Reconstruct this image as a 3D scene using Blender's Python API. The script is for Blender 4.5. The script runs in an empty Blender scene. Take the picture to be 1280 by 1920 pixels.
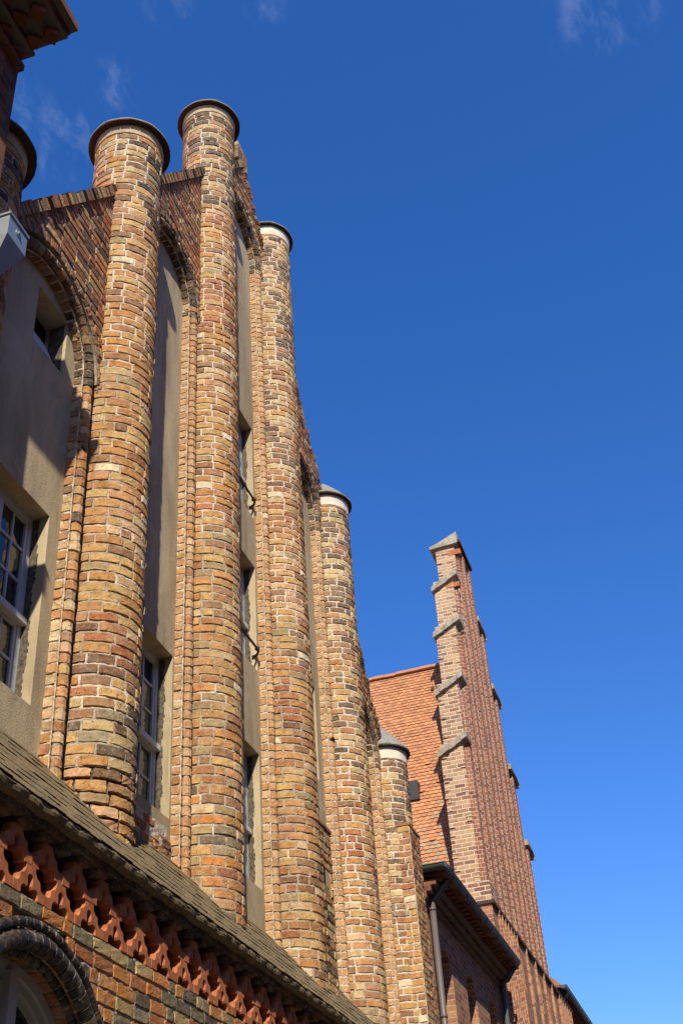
import bpy, math, random
import numpy as np
from mathutils import Matrix, Vector
random.seed(7); rng = np.random.default_rng(11)
S = bpy.context.scene
COL = S.collection
rad = math.radians

# ------------------------------------------------------------------ camera
# world axes: X runs along the facades (away), Y into the buildings, Z up, eye at the origin
R = Matrix(((0.30641778, -0.54717462, -0.77891468),
            (-0.94988693, -0.22891558, -0.21286729),
            (-0.06183013, 0.8051072, -0.58989782)))
cd = bpy.data.cameras.new('camera'); cam = bpy.data.objects.new('camera', cd); COL.objects.link(cam)
cam.matrix_world = R.to_4x4()
cd.sensor_fit = 'VERTICAL'; cd.sensor_height = 36; cd.sensor_width = 24
cd.lens = 2242.0 / 1920 * 36
cd.clip_end = 3000; cd.clip_start = 0.05
S.camera = cam
GROUND = -1.65

# ------------------------------------------------------------------ light
SUN_AZ, SUN_EL = rad(20.5), rad(42.0)       # light travels along +X, turned towards +Y
tr = Vector((math.cos(SUN_EL) * math.cos(SUN_AZ), math.cos(SUN_EL) * math.sin(SUN_AZ), -math.sin(SUN_EL)))
ld = bpy.data.lights.new('sun', 'SUN'); ld.energy = 5.0; ld.angle = rad(0.53); ld.color = (1.0, 0.92, 0.78)
lo = bpy.data.objects.new('sun', ld); COL.objects.link(lo)
lo.rotation_mode = 'QUATERNION'; lo.rotation_quaternion = tr.to_track_quat('-Z', 'Y')
lo.location = (-20, -10, 30)
W = bpy.data.worlds.new('World'); S.world = W; W.use_nodes = True
nt = W.node_tree; N = nt.nodes; L = nt.links
bg = N['Background']
sky = N.new('ShaderNodeTexSky'); sky.sky_type = 'NISHITA'; sky.sun_disc = False
sky.sun_elevation = SUN_EL
sd = -tr
sky.sun_rotation = math.atan2(sd.x, sd.y)
sky.altitude = 0; sky.air_density = 1.0; sky.dust_density = 0.35; sky.ozone_density = 3.2
bg.inputs['Strength'].default_value = 0.12
CLOUDS = ((0.5065, 0.3332, 0.7952, 0.999685, 0.42, 26), (0.4873, 0.2886, 0.8242, 0.99986, 0.25, 34), (0.4757, 0.3628, 0.8013, 0.999726, 0.3, 30), (0.5562, -0.0843, 0.8268, 0.999495, 0.3, 26), (0.4847, 0.1608, 0.8598, 0.99991, 0.18, 34), (0.4558, 0.2301, 0.8598, 0.999887, 0.25, 30))
tc = N.new('ShaderNodeTexCoord')
hsv = N.new('ShaderNodeHueSaturation'); hsv.inputs["Saturation"].default_value = 1.29
L.new(sky.outputs[0], hsv.inputs['Color'])
tint = N.new('ShaderNodeMix'); tint.data_type = 'RGBA'; tint.blend_type = 'MULTIPLY'; tint.inputs[0].default_value = 1; tint.inputs[7].default_value = (0.91, 0.905, 1.2, 1)
L.new(hsv.outputs[0], tint.inputs[6]); last = tint.outputs[2]
for (dx, dy, dz, c0, amt, sc) in CLOUDS:
    v = Vector((dx, dy, dz)).normalized()
    dot = N.new('ShaderNodeVectorMath'); dot.operation = 'DOT_PRODUCT'; dot.inputs[1].default_value = v
    L.new(tc.outputs['Generated'], dot.inputs[0])
    mr = N.new('ShaderNodeMapRange'); mr.interpolation_type = 'SMOOTHSTEP'
    mr.inputs['From Min'].default_value = 1 - (1 - c0) * 2.6; mr.inputs['From Max'].default_value = 1.0
    L.new(dot.outputs['Value'], mr.inputs['Value'])
    nz = N.new('ShaderNodeTexNoise'); nz.inputs['Scale'].default_value = sc; nz.inputs['Detail'].default_value = 9
    nz.inputs['Roughness'].default_value = 0.62; nz.inputs['Distortion'].default_value = 0.15
    mpp = N.new('ShaderNodeMapping'); mpp.inputs['Scale'].default_value = (1.0, 1.8, 0.75); mpp.inputs['Rotation'].default_value = (0.3, 0.4, 0.7)
    L.new(tc.outputs['Generated'], mpp.inputs[0]); L.new(mpp.outputs[0], nz.inputs['Vector'])
    m2 = N.new('ShaderNodeMapRange'); m2.interpolation_type = 'SMOOTHSTEP'
    m2.inputs['From Min'].default_value = 0.46; m2.inputs['From Max'].default_value = 0.80
    L.new(nz.outputs['Fac'], m2.inputs['Value'])
    mu = N.new('ShaderNodeMath'); mu.operation = 'MULTIPLY'; L.new(mr.outputs[0], mu.inputs[0]); L.new(m2.outputs[0], mu.inputs[1])
    m3 = N.new('ShaderNodeMath'); m3.operation = 'MULTIPLY'; m3.inputs[1].default_value = amt * 0.38; L.new(mu.outputs[0], m3.inputs[0])
    mx = N.new('ShaderNodeMix'); mx.data_type = 'RGBA'; mx.inputs[7].default_value = (6.2, 6.6, 7.4, 1)
    L.new(m3.outputs[0], mx.inputs[0]); L.new(last, mx.inputs[6]); last = mx.outputs[2]
L.new(last, bg.inputs['Color'])
S.view_settings.view_transform = 'Standard'; S.view_settings.look = 'None'
S.view_settings.exposure = 0.5; S.view_settings.gamma = 1

# ------------------------------------------------------------------ materials
def newmat(name):
    m = bpy.data.materials.new(name); m.use_nodes = True
    return m, m.node_tree.nodes, m.node_tree.links, m.node_tree.nodes['Principled BSDF']
def noise(N, L, vec, sc, det=4, rough=0.55, dist=0):
    n = N.new('ShaderNodeTexNoise'); n.inputs['Scale'].default_value = sc; n.inputs['Detail'].default_value = det
    n.inputs['Roughness'].default_value = rough; n.inputs['Distortion'].default_value = dist
    L.new(vec, n.inputs['Vector']); return n.outputs['Fac']
def rng_map(N, L, v, a, b, c=0, d=1):
    m = N.new('ShaderNodeMapRange'); m.inputs[1].default_value = a; m.inputs[2].default_value = b
    m.inputs[3].default_value = c; m.inputs[4].default_value = d; L.new(v, m.inputs[0]); return m.outputs[0]
def mixc(N, L, f, a, b, mode='MIX'):
    m = N.new('ShaderNodeMix'); m.data_type = 'RGBA'; m.blend_type = mode
    for s, v in ((0, f), (6, a), (7, b)):
        if hasattr(v, 'links'): L.new(v, m.inputs[s])
        elif isinstance(v, (int, float)): m.inputs[s].default_value = v
        else: m.inputs[s].default_value = (*v, 1)
    return m.outputs[2]
def bump(N, L, B, h, strength, dist, prev=None):
    b = N.new('ShaderNodeBump'); b.inputs['Strength'].default_value = strength; b.inputs['Distance'].default_value = dist
    L.new(h, b.inputs['Height'])
    if prev is not None: L.new(prev, b.inputs['Normal'])
    L.new(b.outputs[0], B.inputs['Normal']); return b.outputs[0]
def position(N):
    return N.new('ShaderNodeNewGeometry').outputs['Position']

def mat_laid(name, smear=0.16, dirt=0.30, warmth=1.0, dirtcol=(0.055, 0.045, 0.035), rough=0.88, bumpd=0.006):
    """real brick meshes: colour of each brick comes from a per-brick attribute"""
    m, N, L, B = newmat(name); P = position(N)
    a = N.new('ShaderNodeAttribute'); a.attribute_name = 'bc'
    c = a.outputs['Color']
    n1 = noise(N, L, P, 14, 5, 0.62)
    n2 = noise(N, L, P, 75, 5, 0.7)
    n3 = noise(N, L, P, 2.3, 5, 0.6, 0.4)
    n4 = noise(N, L, P, 30, 4, 0.6, 0.6)
    c = mixc(N, L, rng_map(N, L, n1, 0.42, 0.75, 0.0, 0.7), c, mixc(N, L, 1.0, c, (0.50, 0.42, 0.38), 'MULTIPLY'))
    c = mixc(N, L, rng_map(N, L, n4, 0.50, 0.72, 0.0, 0.5 * warmth), c, (0.50, 0.28, 0.10))
    c = mixc(N, L, rng_map(N, L, n2, 0.58, 0.78, 0.0, 0.55), c, (0.12, 0.075, 0.05))
    n6 = noise(N, L, P, 8.5, 4, 0.6, 0.5); n7 = noise(N, L, P, 5.2, 6, 0.7, 0.8)
    c = mixc(N, L, rng_map(N, L, n6, 0.48, 0.64, 0.0, 0.55 * warmth), c, mixc(N, L, 1.0, c, (0.76, 0.60, 0.50), "MULTIPLY"))
    c = mixc(N, L, rng_map(N, L, n7, 0.50, 0.70, 0.0, 0.30), c, (0.46, 0.38, 0.28))
    n5 = noise(N, L, P, 38, 2, 0.5, 1.2)
    c = mixc(N, L, rng_map(N, L, n5, 0.68, 0.74, 0.0, 0.65), c, (0.06, 0.04, 0.03))
    c = mixc(N, L, rng_map(N, L, noise(N, L, P, 21, 5, 0.7, 0.3), 0.60, 0.70, 0.0, smear), c, (0.52, 0.44, 0.33))
    c = mixc(N, L, rng_map(N, L, n3, 0.52, 0.75, 0.0, dirt), c, dirtcol)
    L.new(c, B.inputs['Base Color']); B.inputs['Roughness'].default_value = rough
    B.inputs['Specular IOR Level'].default_value = 0.2
    b1 = bump(N, L, B, n1, 0.7, bumpd * 2.6)
    b1 = bump(N, L, B, rng_map(N, L, n5, 0.6, 0.76, 1, 0), 0.7, bumpd * 2, b1)
    bump(N, L, B, n2, 0.8, bumpd * 1.2, b1)
    return m

def mat_coursed(name, pal, mortar, bl=0.27, bh=0.1, ms=0.012, dirt=0.3, rnd=(0, 0.3, 0.6, 1.0)):
    """coursed brickwork on plain walls; u = x + y, v = z in metres"""
    m, N, L, B = newmat(name); P = position(N)
    sp = N.new('ShaderNodeSeparateXYZ'); L.new(P, sp.inputs[0])
    ad = N.new('ShaderNodeMath'); ad.operation = 'ADD'; L.new(sp.outputs[0], ad.inputs[0]); L.new(sp.outputs[1], ad.inputs[1])
    cb = N.new('ShaderNodeCombineXYZ'); L.new(ad.outputs[0], cb.inputs[0]); L.new(sp.outputs[2], cb.inputs[1])
    nz = N.new('ShaderNodeTexNoise'); nz.inputs['Scale'].default_value = 9; nz.inputs['Detail'].default_value = 3
    L.new(P, nz.inputs['Vector'])
    vm = N.new('ShaderNodeVectorMath'); vm.operation = 'SUBTRACT'; vm.inputs[1].default_value = (0.5, 0.5, 0.5); L.new(nz.outputs['Color'], vm.inputs[0])
    vs = N.new('ShaderNodeVectorMath'); vs.operation = 'SCALE'; vs.inputs['Scale'].default_value = 0.016; L.new(vm.outputs[0], vs.inputs[0])
    va = N.new('ShaderNodeVectorMath'); va.operation = 'ADD'; L.new(cb.outputs[0], va.inputs[0]); L.new(vs.outputs[0], va.inputs[1])
    bt = N.new('ShaderNodeTexBrick'); L.new(va.outputs[0], bt.inputs['Vector'])
    bt.inputs['Color1'].default_value = (0, 0, 0, 1); bt.inputs['Color2'].default_value = (1, 1, 1, 1); bt.inputs['Mortar'].default_value = (0.5, 0.5, 0.5, 1)
    bt.inputs['Scale'].default_value = 1; bt.inputs['Mortar Size'].default_value = ms * 0.5; bt.inputs['Mortar Smooth'].default_value = 0.3
    bt.inputs['Brick Width'].default_value = bl; bt.inputs['Row Height'].default_value = bh; bt.inputs['Bias'].default_value = 0
    cr = N.new('ShaderNodeValToRGB'); L.new(bt.outputs['Color'], cr.inputs[0])
    cr.color_ramp.interpolation = 'LINEAR'
    while len(cr.color_ramp.elements) < len(pal): cr.color_ramp.elements.new(0.5)
    for e, p, k in zip(cr.color_ramp.elements, sorted(rnd), pal): e.position = p; e.color = (*k, 1)
    n1 = noise(N, L, P, 16, 5, 0.6); n2 = noise(N, L, P, 80, 4, 0.7); n3 = noise(N, L, P, 1.1, 5, 0.6, 0.5)
    c = mixc(N, L, rng_map(N, L, n1, 0.4, 0.75, 0, 0.5), cr.outputs[0], mixc(N, L, 1.0, cr.outputs[0], (0.5, 0.42, 0.38), 'MULTIPLY'))
    c = mixc(N, L, bt.outputs['Fac'], c, mortar)
    c = mixc(N, L, rng_map(N, L, n3, 0.5, 0.75, 0, dirt), c, (0.06, 0.045, 0.035))
    L.new(c, B.inputs['Base Color']); B.inputs['Roughness'].default_value = 0.9; B.inputs['Specular IOR Level'].default_value = 0.2
    inv = N.new('ShaderNodeMath'); inv.operation = 'SUBTRACT'; inv.inputs[0].default_value = 1; L.new(bt.outputs['Fac'], inv.inputs[1])
    b1 = bump(N, L, B, inv.outputs[0], 0.8, 0.012); bump(N, L, B, n2, 0.6, 0.006, b1)
    return m

def mat_simple(name, col, rough=0.8, spec=0.3, metal=0, var=0.35, sc=12, col2=None, bumpd=0.003, bs=0.5, sc2=90, streak=False):
    m, N, L, B = newmat(name); P = position(N)
    if streak:
        mp = N.new('ShaderNodeMapping'); mp.inputs['Scale'].default_value = (1, 1, 0.25); L.new(P, mp.inputs[0]); PV = mp.outputs[0]
    else: PV = P
    n1 = noise(N, L, PV, sc, 6, 0.62, 0.3); n2 = noise(N, L, P, sc2, 4, 0.65)
    c2 = col2 or tuple(x * 0.45 for x in col)
    c = mixc(N, L, rng_map(N, L, n1, 0.35, 0.72, 0, var), col, c2)
    c = mixc(N, L, rng_map(N, L, n2, 0.5, 0.8, 0, var * 0.6), c, tuple(x * 0.5 for x in col))
    if streak:
        mq = N.new('ShaderNodeMapping'); mq.inputs['Scale'].default_value = (5, 5, 0.5); L.new(P, mq.inputs[0])
        c = mixc(N, L, rng_map(N, L, noise(N, L, mq.outputs[0], 1.6, 6, 0.7, 0.4), 0.52, 0.70, 0, 0.45), c, (0.20, 0.16, 0.11))
        c = mixc(N, L, rng_map(N, L, noise(N, L, P, 1.1, 7, 0.75, 1.2), 0.56, 0.60, 0, 0.28), c, (0.60, 0.52, 0.38))
        c = mixc(N, L, rng_map(N, L, noise(N, L, P, 32, 3, 0.6), 0.70, 0.74, 0, 0.6), c, (0.12, 0.10, 0.08))
    L.new(c, B.inputs['Base Color']); B.inputs['Roughness'].default_value = rough
    B.inputs['Specular IOR Level'].default_value = spec; B.inputs['Metallic'].default_value = metal
    b = bump(N, L, B, n1, bs, bumpd * 3); bump(N, L, B, n2, bs, bumpd, b)
    return m

M = {}
M['laid'] = mat_laid('laid_brick')
M['laid_dark'] = mat_laid('weathered_brick', smear=0.35, dirt=0.75)
M['clay'] = mat_simple('red_terracotta', (0.48, 0.165, 0.062), 0.85, 0.2, var=0.95, sc=9, col2=(0.22, 0.07, 0.035))
M['glazed'] = mat_laid('black_glazed_brick', smear=0.0, dirt=0.2, warmth=0.06, rough=0.42, bumpd=0.002)
M['laid_low'] = mat_laid('street_wall_brick', smear=0.12, dirt=0.45, warmth=0.5, bumpd=0.009)
M['glazed'].node_tree.nodes['Principled BSDF'].inputs['Specular IOR Level'].default_value = 0.2
M['plaster'] = mat_simple('grey_beige_plaster', (0.52, 0.42, 0.255), 0.92, 0.15, var=0.95, sc=2.2, col2=(0.28, 0.215, 0.13), bumpd=0.006, bs=0.7, sc2=60, streak=True)
M['collar'] = mat_simple('cream_plaster', (0.72, 0.63, 0.49), 0.9, 0.15, var=0.5, sc=9, col2=(0.33, 0.26, 0.18))
M['cap'] = mat_simple('grey_cement_cap', (0.26, 0.25, 0.225), 0.9, 0.15, var=0.8, sc=18, col2=(0.13, 0.12, 0.10))
M['captile'] = mat_simple('dark_tile_rim', (0.07, 0.045, 0.03), 0.85, 0.2, var=0.8, sc=18, col2=(0.03, 0.025, 0.02))  # near-black tile tone for cap undersides, ledge and coping tiles
M['coping'] = mat_simple('pale_mortar_coping', (0.40, 0.35, 0.27), 0.9, 0.15, var=0.95, sc=7, col2=(0.15, 0.13, 0.09), bumpd=.012)
M['frame'] = mat_simple('painted_window_frame', (0.50, 0.53, 0.53), 0.45, 0.4, var=0.2, sc=6)
M['framew'] = mat_simple('cream_window_frame', (0.42, 0.41, 0.36), 0.5, 0.4, var=0.2, sc=6)
M['iron'] = mat_simple('black_iron', (0.03, 0.028, 0.026), 0.6, 0.4, var=0.4)
M['zinc'] = mat_simple('weathered_zinc', (0.36, 0.40, 0.42), 0.42, 0.5, 0.6, var=0.4, sc=5, col2=(0.22, 0.25, 0.27), bumpd=0.001)
M['gutter'] = mat_simple('dark_green_gutter', (0.055, 0.065, 0.055), 0.42, 0.5, 0.2, var=0.5, sc=4, col2=(0.11, 0.12, 0.10), bumpd=0.001)
M['pipe'] = mat_simple('grey_brown_pipe', (0.115, 0.095, 0.08), 0.5, 0.4, 0.1, var=0.4, sc=3, bumpd=0.001)
M['steel'] = mat_simple('thin_rod_metal', (0.30, 0.28, 0.26), 0.5, 0.5, 0.5)
M['rafter'] = mat_simple('dark_soffit_board', (0.075, 0.06, 0.045), 0.85, 0.2, var=0.6, sc=5)
M['shutter'] = mat_simple('white_board', (0.55, 0.60, 0.66), 0.7, 0.2, var=0.2)
M['stain'] = mat_simple('tar_stained_render', (0.05, 0.042, 0.034), 0.9, 0.1, var=0.9, sc=25, col2=(0.20, 0.165, 0.11))
M['dim'] = mat_simple('unlit_interior', (0.02, 0.02, 0.02), 0.9, 0.1, var=0.2)
M['ground'] = mat_simple('street_paving', (0.13, 0.12, 0.105), 0.9, 0.2, var=0.5, sc=2)
M['slate'] = mat_simple('plain_roof_clay', (0.34, 0.15, 0.08), 0.85, 0.2, var=0.4, sc=3)

m, N_, L_, B_ = newmat('window_glass')
B_.inputs['Base Color'].default_value = (0.015, 0.018, 0.022, 1); B_.inputs['Roughness'].default_value = 0.04
B_.inputs['IOR'].default_value = 1.52; B_.inputs['Specular IOR Level'].default_value = 0.7
n_ = noise(N_, L_, position(N_), 1.6, 2); bump(N_, L_, B_, n_, 0.25, 0.02)
M['glass'] = m

def mat_tiles(name, moss):
    m, N, L, B = newmat(name); P = position(N)
    a = N.new('ShaderNodeAttribute'); a.attribute_name = 'bc'; c = a.outputs['Color']
    n1 = noise(N, L, P, 20, 5, 0.65); n2 = noise(N, L, P, 90, 4, 0.7); n3 = noise(N, L, P, 2.0, 6, 0.65, 0.6)
    c = mixc(N, L, rng_map(N, L, n1, 0.4, 0.75, 0, 0.5), c, mixc(N, L, 1.0, c, (0.5, 0.42, 0.38), 'MULTIPLY'))
    if moss:
        n8 = noise(N, L, P, 4.5, 6, 0.7, 0.5)
        c = mixc(N, L, rng_map(N, L, n3, 0.33, 0.55, 0.25, 0.9), c, mixc(N, L, rng_map(N, L, n1, 0.3, 0.7), (0.145, 0.11, 0.042), (0.24, 0.185, 0.105)))
        c = mixc(N, L, rng_map(N, L, n2, 0.57, 0.66, 0, 0.75), c, (0.42, 0.39, 0.30))
        c = mixc(N, L, rng_map(N, L, noise(N, L, P, 7, 6, 0.75, 1.0), 0.52, 0.66, 0, 0.6), c, (0.30, 0.16, 0.07))
        c = mixc(N, L, rng_map(N, L, noise(N, L, P, 45, 4, 0.7), 0.54, 0.66, 0, 0.8), c, (0.05, 0.04, 0.028))
        c = mixc(N, L, rng_map(N, L, n8, 0.5, 0.68, 0, 0.7), c, (0.085, 0.075, 0.055))
    L.new(c, B.inputs['Base Color']); B.inputs['Roughness'].default_value = 0.9; B.inputs['Specular IOR Level'].default_value = 0.15
    b = bump(N, L, B, n1, 0.7, 0.02 if moss else 0.006); bump(N, L, B, n2, 0.8, 0.012 if moss else 0.004, b)
    return m
M['mosstile'] = mat_tiles('mossy_roof_tile', True)
M['redtile'] = mat_tiles('orange_roof_tile', False)

PAL_FAR = [(0.15, 0.055, 0.038), (0.28, 0.095, 0.05), (0.36, 0.15, 0.075), (0.20, 0.07, 0.042)]
M['far_red'] = mat_coursed('red_gable_brick', PAL_FAR, (0.42, 0.34, 0.26), 0.137, 0.105, 0.022, 0.3)
M['far_pale'] = mat_coursed('pale_gable_brick', [(0.17, 0.08, 0.05), (0.43, 0.26, 0.125), (0.46, 0.30, 0.16), (0.27, 0.11, 0.06)], (0.52, 0.45, 0.34), 0.27, 0.105, 0.028, 0.15)
M['mid'] = mat_coursed('red_wall_brick', [(0.20, 0.075, 0.045), (0.34, 0.14, 0.07), (0.44, 0.22, 0.10), (0.25, 0.10, 0.06)], (0.38, 0.31, 0.23), 0.26, 0.1, 0.018, 0.3)
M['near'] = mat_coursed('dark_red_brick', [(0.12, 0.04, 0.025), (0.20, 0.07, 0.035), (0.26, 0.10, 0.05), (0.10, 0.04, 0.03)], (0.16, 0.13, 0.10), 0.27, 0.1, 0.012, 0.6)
M['low'] = mat_coursed('plain_wall_brick', [(0.18, 0.08, 0.045), (0.38, 0.17, 0.07), (0.50, 0.26, 0.10), (0.24, 0.12, 0.07)], (0.36, 0.31, 0.24), 0.27, 0.104, 0.016, 0.4)

# ------------------------------------------------------------------ mesh helpers
def link(name, me, mats, parent=None, smooth=False):
    o = bpy.data.objects.new(name, me); COL.objects.link(o)
    for k in (mats if isinstance(mats, (list, tuple)) else [mats]): me.materials.append(M[k])
    if smooth:
        for p in me.polygons: p.use_smooth = True
    if parent is not None:
        o.parent = parent
        o.matrix_parent_inverse = parent.matrix_world_inv if False else Matrix.Translation(-Vector(ROOTLOC[parent.name]))
    ROOTLOC[o.name] = ROOTLOC[parent.name] if parent is not None else (0, 0, 0)
    if parent is not None: PARENTED.append((o, parent))
    return o
ROOTLOC = {}; PARENTED = []
def child_fix(o, parent):
    # world-coordinate mesh under a parent that is itself a world-coordinate mesh: no inverse needed
    o.matrix_parent_inverse = Matrix.Identity(4)
def thing(name, loc, label, cat, group=None):
    o = bpy.data.objects.new(name, None); COL.objects.link(o); o.location = loc
    o.empty_display_size = 0.3
    o['label'] = label; o['category'] = cat
    if group: o['group'] = group
    ROOTLOC[o.name] = loc
    return o

class MB:
    def __init__(s): s.v = []; s.f = []; s.c = []; s.mi = []
    def add(s, vs, fs, col=None, mi=0):
        b = len(s.v); s.v.extend([tuple(x) for x in vs]); s.f.extend([tuple(b + i for i in f) for f in fs])
        s.c.extend([col or (0.3, 0.3, 0.3)] * len(vs)); s.mi.extend([mi] * len(fs))
    def box(s, x0, x1, y0, y1, z0, z1, col=None, mi=0, rz=0, c=None):
        vs = [(x, y, z) for z in (z0, z1) for y in (y0, y1) for x in (x0, x1)]
        if rz:
            cx, cy = c or ((x0 + x1) / 2, (y0 + y1) / 2); a, b = math.cos(rz), math.sin(rz)
            vs = [(cx + (x - cx) * a - (y - cy) * b, cy + (x - cx) * b + (y - cy) * a, z) for x, y, z in vs]
        s.add(vs, [(0, 2, 3, 1), (4, 5, 7, 6), (0, 1, 5, 4), (2, 6, 7, 3), (0, 4, 6, 2), (1, 3, 7, 5)], col, mi)
    def prism(s, pts, axis, a, b, col=None, mi=0):
        """polygon pts (2D) extruded along axis 'x','y','z' from a to b"""
        def P(p, t): return {'x': (t, p[0], p[1]), 'y': (p[0], t, p[1]), 'z': (p[0], p[1], t)}[axis]
        n = len(pts); vs = [P(p, a) for p in pts] + [P(p, b) for p in pts]
        fs = [tuple(range(n))[::-1], tuple(range(n, 2 * n))] + [(i, (i + 1) % n, n + (i + 1) % n, n + i) for i in range(n)]
        s.add(vs, fs, col, mi)
    def tube(s, path, r, seg=10, col=None, mi=0, caps=True):
        path = [Vector(p) for p in path]; rings = []
        rr = r if isinstance(r, (list, tuple)) else [r] * len(path)
        up = Vector((0, 0, 1))
        for i, p in enumerate(path):
            t = (path[min(i + 1, len(path) - 1)] - path[max(i - 1, 0)]).normalized()
            a = t.cross(up) if abs(t.dot(up)) < 0.95 else t.cross(Vector((1, 0, 0)))
            a.normalize(); b = t.cross(a).normalized()
            rings.append([p + (a * math.cos(k * 2 * math.pi / seg) + b * math.sin(k * 2 * math.pi / seg)) * rr[i] for k in range(seg)])
        vs = [v for g in rings for v in g]; fs = []
        for i in range(len(path) - 1):
            for k in range(seg):
                fs.append((i * seg + k, i * seg + (k + 1) % seg, (i + 1) * seg + (k + 1) % seg, (i + 1) * seg + k))
        if caps: fs += [tuple(range(seg))[::-1], tuple((len(path) - 1) * seg + k for k in range(seg))]
        s.add(vs, fs, col, mi)
    def lathe(s, cx, cy, prof, seg=40, col=None, mi=0, wob=0):
        vs = []; fs = []
        for (r, z) in prof:
            for k in range(seg):
                a = 2 * math.pi * k / seg; w = 1 + wob * math.sin(a * 5 + z * 9) + wob * math.sin(a * 11 + z * 3)
                vs.append((cx + r * w * math.cos(a), cy + r * w * math.sin(a), z))
        for i in range(len(prof) - 1):
            for k in range(seg):
                fs.append((i * seg + k, i * seg + (k + 1) % seg, (i + 1) * seg + (k + 1) % seg, (i + 1) * seg + k))
        s.add(vs, fs, col, mi)
    def build(s, name, mats, parent=None, smooth=False, label=None):
        me = bpy.data.meshes.new(name); me.from_pydata(s.v, [], s.f); me.update()
        at = me.attributes.new('bc', 'FLOAT_COLOR', 'POINT')
        c = np.ones((len(s.v), 4), dtype=np.float32); c[:, :3] = np.array(s.c, dtype=np.float32).reshape(-1, 3)
        at.data.foreach_set('color', c.ravel())
        me.polygons.foreach_set('material_index', np.array(s.mi, dtype=np.int32))
        o = link(name, me, mats, parent, smooth)
        if label: o['label'] = label
        return o

# palettes: (weight, colour)
PAL = {
 'warm': [(3.6, (0.43, 0.205, 0.075)), (2.8, (0.47, 0.275, 0.11)), (2.0, (0.34, 0.15, 0.068)), (1.0, (0.25, 0.13, 0.07)), (0.7, (0.50, 0.33, 0.19)), (0.12, (0.62, 0.49, 0.35)), (0.8, (0.32, 0.22, 0.12))],
 'red': [(3, (0.36, 0.13, 0.06)), (2, (0.28, 0.10, 0.055)), (1.6, (0.42, 0.20, 0.09)), (1.2, (0.16, 0.075, 0.05)), (0.8, (0.46, 0.30, 0.15))],
 'dark': [(2.5, (0.17, 0.10, 0.065)), (2, (0.10, 0.07, 0.05)), (2, (0.33, 0.17, 0.085)), (2.0, (0.44, 0.30, 0.15)), (0.8, (0.26, 0.21, 0.14))],
 'brown': [(3, (0.21, 0.125, 0.08)), (1.6, (0.13, 0.085, 0.06)), (2.2, (0.48, 0.33, 0.165)), (1.2, (0.34, 0.16, 0.085))],
 'pink': [(3, (0.55, 0.32, 0.19)), (3, (0.48, 0.23, 0.11)), (2, (0.54, 0.38, 0.22)), (1, (0.36, 0.17, 0.10))],
 'peach': [(3, (0.46, 0.255, 0.13)), (2, (0.50, 0.30, 0.165)), (1.5, (0.42, 0.215, 0.105))],
 'soot_and_shade': [(3, (0.06, 0.045, 0.038)), (1.5, (0.12, 0.07, 0.05)), (1, (0.20, 0.10, 0.06))],  # near-black: sooted brick, also painted shade at arches and eave
 'low': [(3.4, (0.52, 0.20, 0.055)), (2.4, (0.38, 0.13, 0.05)), (1.8, (0.19, 0.145, 0.09)), (1.8, (0.40, 0.26, 0.12)), (1, (0.12, 0.09, 0.07))],
 'glaze': [(4, (0.026, 0.019, 0.013)), (1, (0.05, 0.03, 0.018))],
}
def pick(name):
    p = PAL[name]; t = random.random() * sum(w for w, _ in p)
    for w, c in p:
        t -= w
        if t <= 0: break
    j = 1.07 + random.uniform(-0.12, 0.12); k = random.uniform(-0.05, 0.05)
    return (c[0] * j, c[1] * j * (1 + k) * 1.08, c[2] * j * (1 + 1.5 * k))
MORT = (0.40, 0.33, 0.235)
MORTW = (0.62, 0.56, 0.45)

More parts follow.
